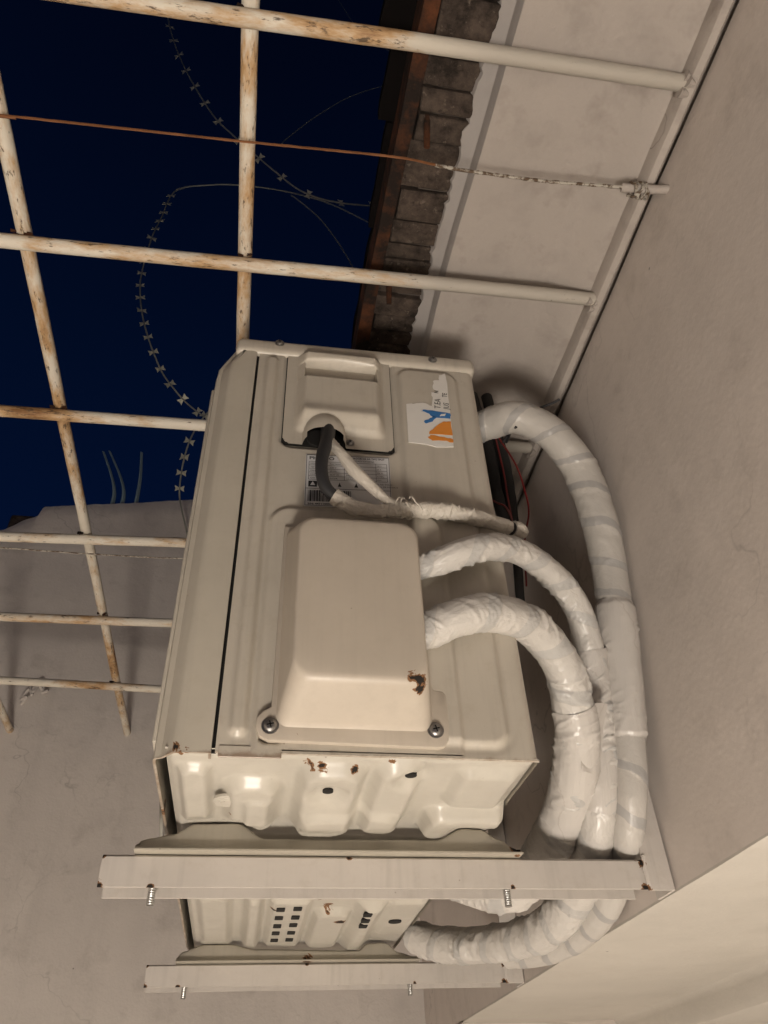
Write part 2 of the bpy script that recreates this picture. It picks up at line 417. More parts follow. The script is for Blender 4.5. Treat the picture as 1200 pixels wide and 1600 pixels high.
# the eave edge runs slightly out of line with the wall
def EX(y): return .004-.0375*max(-1.2, y) if y < 0 else .004-.012*y
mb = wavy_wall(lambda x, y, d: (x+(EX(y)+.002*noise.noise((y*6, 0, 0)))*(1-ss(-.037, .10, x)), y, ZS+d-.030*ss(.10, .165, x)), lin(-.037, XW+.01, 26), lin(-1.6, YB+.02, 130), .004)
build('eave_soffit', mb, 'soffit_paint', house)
mb = MB(); ys = lin(-1.6, YB+.02, 600)
def edge_ring(y):
    w = .002*noise.noise((y*6, 0, 0)); o = .003*noise.noise((y*11, 2, 0))+.005*noise.noise((y*40, 5, 0))+.0035*noise.noise((y*130, 7, 0))
    return [(-.0365+w, y, ZS-.001), (-.039+w, y, ZS+.004), (-.041+w, y, ZS+.016), (-.046+w, y, ZS+.018), (-.056+o, y, ZS+.0195), (-.059+o, y, ZS+.026), (-.059+o, y, ZS+.05)]
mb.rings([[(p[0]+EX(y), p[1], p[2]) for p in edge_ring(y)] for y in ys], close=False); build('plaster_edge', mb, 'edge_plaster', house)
mb = MB().box((-.085, -1.6, ZS+.031), (XW, YB, ZS+.07)); build('mortar_bed', mb, 'mortar', house, smooth=False)
# bricks, one by one
bmesh_cache = []
for k in range(4):
    b = MB().box((-.030, -.5, -.014), (.030, .5, .014), .0025, 1)
    b.v = [Vector((v.x, v.y, v.z)) for v in b.v]; bmesh_cache.append(b)
y = -.62; i = 0
while y < .30:
    wdt = random.choice((.019, .025, .030, .040, .056, .023))
    b = MB().box((-.036, -wdt/2, -.014), (.036, wdt/2, .014), .0012+random.random()*.0008, 1)
    sub = MB(); 
    b.v = [v+Vector((0.0022*noise.noise(v*60+Vector((i, 0, 0))), .0010*noise.noise(v*70+Vector((0, 0, i))), .0018*noise.noise(v*70+Vector((0, i, 0))))) for v in b.v]
    tilt = random.uniform(-.003, .003); dx = random.uniform(-.003, .004)
    b.v = [Vector((-.083+EX(y)+dx+v.x, y+wdt/2+v.y, ZS+.036+tilt+v.z)) for v in b.v]
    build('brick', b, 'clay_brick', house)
    y += wdt+random.choice((.0012, .0016, .002, .004)); i += 1
# rust-brown batten along the roof edge, dark tiles above it
def batten(y0, y1, x0, x1, z0, z1):
    mb = MB(); 
    for_r = []
    for y in lin(y0, y1, 40):
        j = .0022*noise.noise((y*25, x0*50, 0)); j2 = .002*noise.noise((y*33, 9, 0))
        ex = EX(y); for_r.append([(x0+j+ex, y, z0+j2), (x1+j2+ex, y, z0+j), (x1+ex, y, z1), (x0+j+ex, y, z1)])
    mb.rings(for_r, cap0=True, cap1=True); return mb
build('batten', batten(-1.6, YB, -.137, -.120, ZS+.008, ZS+.06), 'rusty_batten', house)
for k, (y0, y1, dx) in enumerate([(-.70, -.42, .052), (-.42, -.28, .040), (-.28, -.20, .024), (-.20, -.06, .012), (-.06, .14, .006), (.14, .40, .004), (.4, .8, .004)]):
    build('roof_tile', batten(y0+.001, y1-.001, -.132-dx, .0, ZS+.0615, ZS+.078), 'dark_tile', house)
for (bx, by) in ((-.101, -.205), (-.103, .010)):
    bx += EX(by); build('bolt', MB().cyl((bx, by+.002, ZS-.002), (bx-.003, by-.022, ZS+.026), .0035, .0042, 10), 'rusty_batten', house)

# ---- boundary wall behind
bw = thing('boundary_wall', (-.6, YB+.08, ZF), 'grey plastered boundary wall with broken top edge behind the grille', 'wall')
prof = [(XW+.02, 1.545), (-.3, 1.486), (-.50, 1.458), (-.65, 1.431), (-.81, 1.406), (-.966, 1.378), (-.970, 1.344), (-1.006, 1.322), (-1.06, 1.276), (-1.12, 1.262), (-1.4, 1.20), (-2.4, 1.1)]
def topz(x):
    for (xa, za), (xb, zb) in zip(prof, prof[1:]):
        if xb <= x <= xa: return zb+(za-zb)*(x-xb)/(xa-xb)
    return 1.2
xs = lin(-2.4, XW+.02, 420)
mb = grid(lambda x, t: (x, YB+.006*noise.noise((x*3, t*9, 0))+.003*noise.noise((x*14, t*40, 2))+(.012 if t > .999 else 0), ZF+(topz(x)+.004*noise.noise((x*40, 1, 0))-ZF)*t), xs, lin(0, 1, 100))
n = len(xs)
top = [(x, YB+.16, topz(x)) for x in xs]; base = len(mb.v); mb.v += [Vector(p) for p in top]
mb.f += [((99*n)+i, (99*n)+i+1, base+i+1, base+i) for i in range(n-1)]
bot = len(mb.v); mb.v += [Vector((x, YB+.16, ZF)) for x in xs]; mb.f += [(base+i, base+i+1, bot+i+1, bot+i) for i in range(n-1)]
build('wall_face', mb, 'back_plaster', bw)
build('brick', MB().box((-1.06, YB+.025, 1.26), (-.90, YB+.13, 1.352), .008), 'clay_brick', bw)
# side and rear boundary walls of the small yard (outside the frame)
mb = MB().box((-2.12, -2.6, ZF), (-2.0, YB-.002, .9), .01); w2 = build('boundary_wall', mb, 'back_plaster'); tag(w2, 'plain grey side wall of the yard, outside the picture on the left', 'wall')

# ================================================================== SECURITY GRILLE
ZG = .605
gr = thing('security_grille', (-.9, .3, ZG), 'rusty white tubular security grille spanning the yard above the air conditioner', 'grille')
xb = [(-.316, -.393, -.325, .177), (-.042, -.581, -.059, .18), (.239, -.640, .231, -.335), (.543, -.705, .526, -.38), (.805, -.76, .795, -.42), (1.077, -.817, 1.089, -.464), (-.60, -.5, -.6, .18), (-.88, -.5, -.88, .18)]
def wob(p, a=.0024, s=3): p = Vector(p); return p+Vector((a*noise.noise(p*s), a*noise.noise(p*s+Vector((5, 0, 0))), a*noise.noise(p*s+Vector((0, 5, 0)))))
for (ya, xa, yb, xe) in xb:
    sl = (yb-ya)/(xe-xa); pts = [wob((x, ya+sl*(x-xa), ZG)) for x in lin(-1.995, XW-.012, 9)]
    b = tube(pts, 60, 14, .0089, lambda s, t, q: .05*noise.noise((s*22, t, 0))); b.uv = None
    build('bar', b, 'rusty_paint_across', gr)
for (x0, x1, ye) in ((-.293, -.296, 1.40), (-.556, -.571, 1.392), (-.83, -.862, 1.392), (-1.12, -1.12, 1.39), (-1.4, -1.4, 1.39), (-1.7, -1.7, 1.39)):
    pts = [wob((x0+(x1-x0)*(y+.2)/1.58, y, ZG+.0185)) for y in lin(-1.3, ye, 12)]
    b = tube(pts, 90, 14, .0089, lambda s, t, q: .05*noise.noise((s*22, t, 7))); b.uv = None
    build('bar', b, 'rusty_paint_along', gr)
for (ya, xa, yb, xe) in xb[:6]:
    sl = (yb-ya)/(xe-xa)
    for (x0, x1) in ((-.293, -.296), (-.556, -.571)):
        xx = x0+(x1-x0)*(ya+.2)/1.58; yy = ya+sl*(xx-xa); b = MB(); 
        for q in range(6):
            c = Vector((xx+random.choice((-.0072, .0072))+random.uniform(-.003, .003), yy+random.choice((-.0072, .0072))+random.uniform(-.002, .002), ZG+.0095+random.uniform(-.003, .003)))
            b.cyl(c-Vector((.003, 0, .001)), c+Vector((.003, .001, .001)), .0024, .0014, 7)
        build('weld', b, 'rusty_batten', gr)
# wall frame strip
mb = MB(); rr_ = []
for y in lin(-1.3, YB, 70):
    j = .0015*noise.noise((y*15, 0, 3)); rr_.append([(.1590+j, y, ZG-.002+j), (.162+j, y, ZG-.008), (.1695+j, y, ZG-.010+j), (.1725, y, ZG-.007), (.1725, y, ZG+.03), (.1590+j, y, ZG+.03)])
mb.rings(rr_, cap0=True, cap1=True); build('frame', mb, 'soffit_paint', gr)
for (ya, xa, yb, xe) in xb[:4]:
    yy = yb if xe > 0 else yb-.006
    b = MB(); 
    for k in range(7):
        c = Vector((.160+random.uniform(-.006, .004), yy+random.uniform(-.01, .01), ZG-.002+random.uniform(-.008, .006)))
        b.cyl(c-Vector((.004, 0, 0)), c+Vector((.004, .002, 0)), .006, .003, 8)
    build('weld', b, 'soffit_paint', gr)

# ---- tie wires
WP = [(-1.9, -.17, .597), (-1.2, -.185, .594), (-.583, -.194, .593), (-.545, -.196, .593), (-.429, -.2, .5925), (-.299, -.204, .593), (-.213, -.208, .592), (-.129, -.212, .590), (-.085, -.210, .589)]
mb = tube(WP, 160, 6, .0014, lambda s, t, q: .25*noise.noise((s*60, t, 0))); mb.uv = None
tw = build('tie_wire', mb, 'tie_wire'); tag(tw, 'rusty thin wire stretched across the grille to a peg in the wall', 'wire')
mb = tube([(-.0855, -.210, .589), (-.056, -.209, .588), (.018, -.209, .5885), (.060, -.211, .587), (.092, -.213, .588), (.145, -.216, .588), (.15, -.216, .589)], 120, 6, .0019, lambda s, t, q: .35*noise.noise((s*90, t, 0))); mb.uv = None
build('painted_end', mb, 'painted_wire', tw)
mb = MB()
hx = []
for k in range(64):
    t = k/63; a = t*2*math.pi*5; r = .0078+.0012*math.sin(a*3.3+k*.3)
    hx.append((.140+t*.020+.002*math.sin(a*1.7), -.216+r*math.cos(a), .588-.004+r*math.sin(a)))
hb = tube(hx, 220, 6, .0015); hb.uv = None; build('twist', hb, 'painted_wire', tw)
mb = tube([(.132, -.214, .590), (.150, -.217, .586), (.168, -.222, .579), (.186, -.229, .571)], 14, 12, .0052, lambda s, t, q: .07*noise.noise((s*200, t, 0))); mb.uv = None
pg = build('wall_peg', mb, 'soffit_paint'); tag(pg, 'short painted steel peg in the wall with wire twisted round it', 'peg')
mb = tube([(-1.9, .56, .600), (-1.2, .558, .596), (-.747, .558, .593), (-.705, .559, .5935), (-.576, .56, .593), (-.448, .559, .593), (-.381, .556, .593), (-.2, .556, .593)], 90, 6, .0013, lambda s, t, q: .25*noise.noise((s*60, t, 0))); mb.uv = None
w2 = build('tie_wire', mb, 'painted_wire'); tag(w2, 'thin pale wire under the grille in front of the boundary wall', 'wire')
pts = []
for k in range(15):
    t = k/14; pts.append((-.850+.055*t+.010*math.sin(k*2.1), YB-.010-.016*abs(math.sin(k*1.3)), .690+.050*math.sin(t*2.6)+.016*math.sin(k*2.9)))
mb = tube(pts, 160, 7, .0042); mb.uv = None
w3 = build('wire_tangle', mb, 'back_plaster'); tag(w3, 'small painted knot of twisted wire on the boundary wall', 'wire')

# ================================================================== RAZOR WIRE
def razor(pts, label, n, blades, i0=0., i1=1., rad=.0028, bs=1., group='razor wire above the yard'):
    root = thing('razor_wire', pts[-1][:3], label, 'razor wire', group)
    b = tube(pts, 160, 6, rad); b.uv = None; build('wire', b, 'galvanised_wire', root)
    sm = [Vector(p) for p in catmull(pts, 400)]
    if not hasattr(razor, 'me'):
        s_ = 1.0; q = [(-.0125, .019), (0, .0162), (.0125, .019), (.0050, .0035), (.0050, -.0035), (.0125, -.019), (0, -.0162), (-.0125, -.019), (-.0050, -.0035), (-.0050, .0035)]
        bb = MB().prism(q, 'z', -.0006, .0006)
        me = bpy.data.meshes.new('blade'); me.from_pydata(bb.v, [], bb.f); me.materials.append(MAT['blade_steel']); razor.me = me
    acc = 0; nxt = 0; Ltot = sum((sm[i+1]-sm[i]).length for i in range(399)); step = blades
    for i in range(399):
        acc += (sm[i+1]-sm[i]).length
        if acc >= nxt and i0 <= i/399 <= i1:
            nxt = acc+step
            t = (sm[i+1]-sm[i]).normalized(); up = Vector((random.uniform(-.5, .5), -1, random.uniform(-.8, .2))); s2 = t.cross(up).normalized(); u2 = s2.cross(t)
            o = bpy.data.objects.new('blade', razor.me); C.objects.link(o); o.parent = root
            m = Matrix((t, s2, u2)).transposed().to_4x4(); m.translation = sm[i]-ORG[root.name]
            o.matrix_local = m @ Matrix.Scale(bs*random.uniform(.9, 1.1), 4)
    return root
RZ1 = [(.192, .9, 2.331), (.1, .9, 2.461), (-.033, .92, 2.611), (-.148, .93, 2.697), (-.304, .95, 2.773), (-.461, .96, 2.793), (-.59, .98, 2.802), (-.725, 1.0, 2.756), (-.749, 1.0, 2.536), (-.761, 1.0, 2.383), (-.765, 1.02, 2.187), (-.755, 1.03, 2.084), (-.73, 1.04, 1.971), (-.699, 1.05, 1.875), (-.666, 1.07, 1.8), (-.632, 1.1, 1.743), (-.589, 1.12, 1.693), (-.546, 1.15, 1.664), (-.489, 1.17, 1.631), (-.421, 1.2, 1.617)]
RZ2 = [(-.43, 1.12, 1.71), (-.461, 1.15, 1.66), (-.499, 1.18, 1.61), (-.521, 1.2, 1.552), (-.534, 1.23, 1.507), (-.54, 1.26, 1.464), (-.541, 1.28, 1.42), (-.537, 1.3, 1.381), (-.521, 1.31, 1.324), (-.483, 1.36, 1.22)]
RZ3 = [(-.978, .7, 4.241), (-.898, .72, 3.827), (-.836, .74, 3.584), (-.763, .76, 3.37), (-.681, .78, 3.178), (-.592, .8, 3.004), (-.512, .82, 2.916), (-.414, .84, 2.814), (-.327, .86, 2.734), (-.227, .88, 2.655), (-.099, .9, 2.642), (.085, .92, 2.693), (.227, .94, 2.79)]
razor(RZ1, 'big looping coil of razor wire seen through the middle left of the grille', 200, .062, .36, 1., bs=.85)
razor(RZ2, 'short strand of razor wire hanging down to the boundary wall top', 80, .052, 0., .80, bs=.85)
razor(RZ3, 'long strand of razor wire crossing the sky at the top of the grille', 160, .13, 0., .97, rad=.0034, bs=1.0)
for pts, lb in (([(-.323, .9, 3.082), (-.299, .9, 3.153), (-.165, .9, 3.447), (.019, .9, 3.753), (.367, .9, 4.122)], 'thin bare wire rising right towards the eave, high in the sky'),
            ([(-.12, .9, 5.3), (-.06, .9, 5.026), (.032, .9, 4.681), (.172, .9, 4.439), (.376, .9, 4.252)], 'thin bare wire at the very top beside the eave corner'),
            ([(-.264, .94, 2.727), (-.237, .94, 2.697), (-.144, .95, 2.588), (-.065, .97, 2.45), (0, 1., 2.319), (.059, 1.02, 2.131)], 'thin bare wire curving down towards the eave below the coil')):
    b = tube(pts, 60, 5, .0026); b.uv = None; tag(build('loose_wire', b, 'galvanised_wire'), lb, 'wire', 'loose wires in the sky')
# pale strips standing on the wall top
for x, dx, lb in ((-.765, -.075, 'leftmost of three pale strips rising from the boundary wall top'), (-.735, -.085, 'middle of three pale strips rising from the boundary wall top'), (-.690, -.022, 'rightmost of three pale strips rising from the boundary wall top')):
    b = tube([(x, YB+.03, topz(x)-.02), (x-.002, YB+.03, topz(x)+.06), (x+dx*.35, YB+.03, topz(x)+.14), (x+dx, YB+.03, topz(x)+.25)], 30, 10, .0085, lambda s, t, q: -.6*abs(math.sin(t))-.35*q); b.uv = None
    tag(build('pale_strip', b, 'strip_pale'), lb, 'strip', 'pale strips on the wall top')

# ================================================================== AIR CONDITIONER
AC = thing('air_conditioner', (0, 0, 0), 'weathered cream outdoor air conditioner unit hung on two wall brackets', 'air conditioner')
WD = .75; HT = .497
# side panel (near side) with pressed relief, rolled into the back
def panel_h(x, z):
    h = 0.
    d = sdr(x, z, -.2555, -.2415, .012, .488, .007); h += .0055*ss(.002, -.004, d)                   # tall rib by the front seam
    d = sdr(x, z, -.2335, -.1045, .341, .530, .014); h -= .003*ss(.0025, -.0025, d)                 # bed of the service cover
    d = sdr(x, z, -.097, -.026, .011, .488, .014); h += .0042*ss(.003, -.002, d)                    # tall sunk field towards the back
    h -= .0008*math.exp(-((d-.005)/.003)**2)
    d = sdr(x, z, -.236, -.066, -.02, .252, .02); h += .0048*ss(.003, -.003, d)                      # raised field behind the valve cover
    d = sdr(x, z, -.2315, -.2125, .006, .022, .004); h -= .004*ss(.001, -.001, d)
    h += .0006*noise.noise((x*14, z*14, 2.))
    return h
xs = lin(-.2645, -.010, 128)
def spf(u, z):
    if u <= -.010: return (u, -panel_h(u, z)*min(1, (-.010-u)/.01 if u > -.02 else 1), z)
    t = (u+.010)/.0157
    if t <= 1: a = t*math.pi/2; return (-.010+.010*math.sin(a), .010-.010*math.cos(a), z)
    return (0, .010+(u-.0057), z)
us = xs+[-.010+.0157*k/6 for k in range(1, 7)]+[.1, .4, .0057+WD-.02]
zs = lin(.0, HT, 250)
build('side_panel', grid(spf, us, zs), 'unit_enamel', AC, angle=50)
b = MB().box((-.262, -.0008, -.0055), (-.213, .0008, .004), .0005, 1); build('panel_tab', b, 'unit_enamel', AC)
b = MB(); b.prism([(-.2645, .0005), (-.2645, .004), (-.0005, .004), (0, .0035), (0, WD-.02), (-.003, WD-.02), (-.003, .006), (-.262, .006)][:4]+[(-.002, .0015), (-.010, .0005)], 'z', -.0008, .0012); build('panel_lip', b, 'unit_enamel', AC, smooth=False)
# far side
build('side_panel', MB().box((-.2645, WD-.02, .0), (-.0005, WD, HT), .006), 'unit_enamel', AC)
# seam behind the front panel
build('seam', MB().box((-.2685, .004, .0), (-.2640, .03, .505)), 'dark_void', AC, smooth=False)
# front panel as bent sheet
def sheet(poly, th, z0, z1):
    n = len(poly); inn = []
    for i, p in enumerate(poly):
        a = Vector(poly[max(i-1, 0)]); c = Vector(poly[min(i+1, n-1)]); t = (c-a).normalized(); nn = Vector((-t.y, t.x)); inn.append(Vector(p)+nn*(-th))
    mb = MB(); zz = lin(z0, z1, 30)
    mb.rings([[(p[0], p[1], z) for p in poly]+[(p[0], p[1], z) for p in inn[::-1]] for z in zz], cap0=True, cap1=True); return mb
def arc(cx, cy, r, a0, a1, k): return [(cx+r*math.cos(R_(a)), cy+r*math.sin(R_(a))) for a in lin(a0, a1, k)]
fp = [(-.2675, .010), (-.2675, -.0015), (-.272, -.0022)]+[(-.284, -.0022)]+arc(-.292, .006, .0082, -90, -135, 4)+[(-.306, .010)]+arc(-.300, .018, .0125, -150, -180, 4)+[(-.3125, .10), (-.3125, WD-.06), (-.309, WD-.015), (-.298, WD), (-.2675, WD)]
b = sheet(fp, .0022, -.003, .5065)
b.v = [Vector((v.x+(max(0, v.z-.468)*.42 if v.x < -.285 else 0), v.y, v.z)) for v in b.v]
build('front_panel', b, 'front_enamel', AC, angle=28)
build('front_bezel', MB().box((-.3155, .016, .012), (-.3110, WD-.02, .440), .002, 3), 'front_enamel', AC)
# front face grille round the fan (seen only from the side)
fg = MB()
fc = Vector((-.3160, .36, .225))
for r in (.03, .055, .08, .105, .13, .155, .18, .205):
    ring = [(fc.x-.012, fc.y+r*math.cos(t), fc.z+r*math.sin(t)) for t in lin(0, 2*math.pi, 49)]
    t_ = tube(ring, 96, 5, .0022); t_.uv = None; fg.add(t_.v, t_.f)
for k in range(12):
    a = 2*math.pi*k/12; fg.cyl((fc.x-.012, fc.y+.02*math.cos(a), fc.z+.02*math.sin(a)), (fc.x, fc.y+.212*math.cos(a), fc.z+.212*math.sin(a)), .0025, n=6)
build('fan_guard', fg, 'fan_plastic', AC)
fg = MB().cyl((fc.x-.001, fc.y, fc.z), (fc.x+.001, fc.y, fc.z), .208, n=48); build('fan_opening', fg, 'dark_void', AC, smooth=False)
# top cover
b = MB().box((-.2930, -.0045, HT+.0005), (.0025, WD+.003, .5225), .007, 4)
b.v = [Vector((v.x, v.y, v.z-(.006*ss(-.27, -.295, v.x)))) for v in b.v]
build('top_cover', b, 'unit_enamel', AC, angle=50)
def screw(p, nrm, r, parent, mat='screw_steel', washer=True):
    p = Vector(p); nrm = Vector(nrm).normalized(); b = MB()
    a = nrm.orthogonal().normalized(); c = nrm.cross(a); rings = []
    for rr, h in ((r*1.35, 0), (r*1.35, r*.18), (r*1.02, r*.22), (r*1.0, r*.5), (r*.8, r*.72), (r*.45, r*.82), (r*.02, r*.84)):
        rings.append([p+nrm*h+rr*(math.cos(t)*a+math.sin(t)*c) for t in lin(0, 2*math.pi, 21)[:-1]])
    b.rings(rings, cap1=True); s_ = build('screw', b, mat, parent)
    x = MB(); u = Vector((1, 0, .25)).normalized(); u = (u-u.dot(nrm)*nrm).normalized(); v = nrm.cross(u)
    for d in (u, v):
        w = nrm.cross(d); hh = nrm*(r*.86); l = r*.55; t = r*.10
        x.add([p+hh+d*l+w*t, p+hh+d*l-w*t, p+hh-d*l-w*t, p+hh-d*l+w*t], [(0, 1, 2, 3)])
    if parent.type == 'EMPTY': build('slot', x, 'dark_void', s_, smooth=False)
    else: build('slot', x, 'dark_void', parent, smooth=False)
    return s_
screw((-.242, -.0045, .512), (0, -1, 0), .0042, AC); screw((-.052, -.0045, .511), (0, -1, 0), .0042, AC)

# service cover with hand grip
def svc_h(x, z):
    h = .0025+.0015*noise.noise((x*20, z*20, 5.))*.3
    hx = ss(.004, -.010, abs(x+.1675)-.049)                                                         # width of the moulded body
    plate = .0095*ss(.362, .386, z)*(1-ss(.446, .450, z)) + .004*ss(.362, .372, z)*(1-ss(.446, .450, z))
    plate += .003*math.exp(-((z-.385)/.010)**2)
    hood = (.0125+.003*math.sin((z-.476)/.03*math.pi))*ss(.472, .480, z-.006*math.cos((x+.1675)/.05*1.4)+.004)*(1-ss(.486, .505, z))
    cheek = .012*ss(.44, .45, z)*(1-ss(.472, .48, z))*ss(.036, .044, abs(x+.1675))
    h += hx*max(plate, hood, cheek)
    if .449 < z < .476 and abs(x+.1675) < .0425: h = .0022
    # cable hood
    d = math.hypot((x+.185)/.0235, max(0, z-.358)/.030); h = max(h, .0245*math.sqrt(max(0, 1-d*d))**.8 if d < 1 else 0)
    return h
def svcf(u, v): return (u, .0028-svc_h(u, v)-.001, v)
us = lin(-.2305, -.1075, 110); vs = lin(.3445, .5045, 150)
b = grid(svcf, us, vs)
# round off lower corners by trimming faces, keep the cable mouth open below
cov = MB(); keep = [f for f in b.f if sdr(sum(b.v[i].x for i in f)/4, sum(b.v[i].z for i in f)/4, -.2305, -.1075, .3445, .56, .012) < .0004 and not (abs(sum(b.v[i].x for i in f)/4+.185) < .0195 and sum(b.v[i].z for i in f)/4 < .3525)]
cov.v = b.v; cov.f = keep
sc_ = build('service_cover', cov, 'unit_enamel', AC, angle=50)
build('gap', grid(lambda u, v: (u, .0016, v), lin(-.2316, -.1064, 2), lin(.3436, .506, 2)), 'dark_void', AC, smooth=False)
build('cable_mouth', MB().prism(rrect(-.204, -.166, .343, .366, .010), 'y', -.0035, -.001), 'dark_void', AC, smooth=False)
screw((-.1565, -.001, .3535), (0, -1, 0), .0036, AC)

# valve cover
def vrect(t, y):
    a = (-.2195, -.0915, .0165, .222); c = (-.2085, -.1035, .042, .198)
    q = [a[i]+(c[i]-a[i])*t for i in range(4)]; r = .010+.008*min(t, 1)
    return [(x, y, z) for x, z in rrect(*q, r, 6)]
fl = [(-.222, .222), (-.2235, .034), (-.2300, .030), (-.2345, .024), (-.2350, .016), (-.2315, .009), (-.2240, .0055), (-.15, .0045), (-.088, .0035), (-.0825, .005), (-.079, .010), (-.0775, .02), (-.0775, .050), (-.0800, .0535), (-.088, .0545), (-.0895, .058), (-.0895, .222)]
vb = MB().prism(fl, 'y', -.0030, -.0092, .0012, 2)
prof = [(-.05, -.0075), (0, -.0088), (.06, -.0105), (.14, -.014), (.76, -.0470), (.83, -.0500), (.90, -.0518), (.97, -.0527), (1.05, -.0531), (1.3, -.0535), (1.8, -.0540)]
vb.rings([vrect(t, y) for t, y in prof], cap1=True)
vc = build('valve_cover', vb, 'cover_plastic', AC, angle=40)
screw((-.2235, -.0085, .0175), (0, -1, 0), .0052, vc); screw((-.0895, -.0085, .0185), (0, -1, 0), .0052, vc)

# rating label
YL = -.0012
build('rating_label', MB().prism([(-.204, .257), (-.1135, .262), (-.1135, .335), (-.204, .330)], 'y', YL, YL+.0006), 'label_paper', AC, smooth=False)
RL = AC.children[-1]
ink = MB()
def rule(x0, z0, x1, z1, t=.00035):
    d = Vector((x1-x0, 0, z1-z0)).normalized(); n_ = Vector((-d.z, 0, d.x))*t; a = Vector((x0, YL-.0003, z0)); c = Vector((x1, YL-.0003, z1)); ink.add([a-n_, c-n_, c+n_, a+n_], [(0, 1, 2, 3)])
SK = .055
def lz(x, z): return z+(x+.204)*SK
def lrule(x0, z0, x1, z1, t=.00035): rule(x0, lz(x0, z0), x1, lz(x1, z1), t)
for a in ((-.2032, .2578, -.1143, .2578), (-.2032, .3292, -.1143, .3292), (-.2032, .2578, -.2032, .3292), (-.1143, .2578, -.1143, .3292), (-.2032, .281, -.1143, .281)): lrule(*a, .0003)
for k in range(6): z = .3195-.0052*k; lrule(-.2005, z, -.117, z, .00022)
for x in (-.2005, -.163, -.129, -.117): lrule(x, .3195, x, .2935, .00022)
build('ruling', ink, 'ink', RL, smooth=False)
def lab(txt, size, x, z, sx=1., bold=False): 
    build('lettering', text_mesh(txt, size, x, lz(x, z), YL-.0004, math.atan(SK), sx, bold), 'ink', RL, smooth=False)
lab('PHILCO', .0062, -.2005, .3226, 1.25, True)
lab('CONDICIONADOR DE AR TIPO SPLIT', .0034, -.1705, .3252, .90, True); lab('UNIDADE EXTERNA', .0030, -.155, .3213, .9)
rows = [('MODELO', 'PAC9000', 'MASSA', '220 V'), ('TENSAO', '220 V', 'CORRENTE', '3,9 A'), ('FREQUENCIA', '60 Hz', 'POTENCIA', '820 W'), ('CAPACIDADE', '2637 W', 'PRESSAO MAX', '4,2 MPa'), ('GAS', 'R410A', 'GRAU', 'IPX4')]
for k, (a, b_, c_, d_) in enumerate(rows):
    z = .3155-.0052*k
    lab(a, .0030, -.1990, z); lab(b_, .0030, -.1785, z); lab(c_, .0030, -.1610, z, .9); lab(d_, .0028, -.1280, z, .8)
lab('PRODUZIDO NO POLO', .0029, -.143, .2885); lab('INDUSTRIAL DE MANAUS', .0029, -.139, .2850)
lab('S/N: 4471100000421', .0034, -.2005, .2588, 1.1, True)
wb = MB().prism([(-.2005, lz(-.2005, .2835)), (-.1915, lz(-.1915, .2835)), (-.1915, lz(-.1915, .2915)), (-.2005, lz(-.2005, .2915))], 'y', YL-.0003, YL); build('warning_box', wb, 'ink', RL, smooth=False)
wb = MB().prism([(-.1985, lz(-.1985, .2855)), (-.1935, lz(-.1935, .2855)), (-.196, lz(-.196, .2905))], 'y', YL-.0007, YL-.0003); build('warning_mark', wb, 'label_paper', RL, smooth=False)
wb = MB()
for k, x in enumerate((-.168, -.1505)):
    wb.prism([(x-.002, lz(x, .2845)), (x+.002, lz(x, .2845)), (x+.0008, lz(x, .2875)), (x, lz(x, .2905)), (x-.0008, lz(x, .2875))], 'y', YL-.0004, YL)
build('symbol', wb, 'ink', RL, smooth=False)
bc = MB(); x = -.2005; rng = random.Random(3)
while x < -.156:
    w_ = rng.choice((.0004, .0004, .0008, .0012)); bc.prism([(x, lz(x, .2635)), (x+w_, lz(x, .2635)), (x+w_, lz(x, .2785)), (x, lz(x, .2785))], 'y', YL-.0004, YL); x += w_+rng.choice((.0004, .0005, .0009))
build('barcode', bc, 'ink', RL, smooth=False)

# torn paper sticker
YS = -.0040
def jag(pts, k, amp, seed):
    rg = random.Random(seed); out = []
    for (a, b_) in zip(pts, pts[1:]+pts[:1]):
        for i in range(k): t = i/k; out.append((a[0]+(b_[0]-a[0])*t+(rg.uniform(-amp, amp) if i else 0), a[1]+(b_[1]-a[1])*t+(rg.uniform(-amp, amp) if i else 0)))
    return out
top = jag([(-.0905, .4225), (-.082, .4235), (-.0705, .4275), (-.0600, .4230), (-.0575, .4400), (-.0585, .4480), (-.0500, .4495), (-.0560, .4560), (-.0550, .4690), (-.0470, .4720), (-.0465, .4810), (-.0385, .4860)], 3, .0011, 5)[:-3]
poly = top+[(-.0385, .486), (-.0375, .466), (-.0385, .444), (-.0385, .420), (-.0400, .3575), (-.050, .3560), (-.060, .3548), (-.070, .3575), (-.0915, .3585)]
st = build('torn_sticker', MB().prism(poly[::-1], 'y', YS-.0012, YS-.0004), 'torn_paper', AC, smooth=False)
def prn(poly, mat, nm, d=.0016): build(nm, MB().prism(poly, 'y', YS-d, YS-d+.0002), mat, st, smooth=False)
prn(jag([(-.0395, .3755), (-.0395, .3985), (-.0480, .3975), (-.0560, .3905), (-.0660, .3790), (-.0670, .3745)], 3, .0007, 9), 'print_orange', 'orange_print')
prn(jag([(-.0400, .3640), (-.0395, .3690), (-.050, .3715), (-.066, .3728), (-.069, .3690), (-.064, .3640), (-.052, .3655)], 3, .0009, 10), 'print_orange', 'orange_print')
prn(jag([(-.0395, .4035), (-.0390, .4125), (-.056, .4140), (-.069, .4150), (-.074, .4120), (-.064, .4085), (-.060, .4035)], 3, .0009, 11), 'print_blue', 'blue_print')
prn(jag([(-.0600, .4060), (-.0560, .4030), (-.061, .3960), (-.0690, .3915), (-.0715, .3945), (-.066, .3985)], 3, .0009, 12), 'print_blue', 'blue_print')
prn(jag([(-.052, .4055), (-.046, .4070), (-.044, .4115), (-.050, .4095)], 2, .0010, 13), 'torn_paper', 'torn_print', .0019)
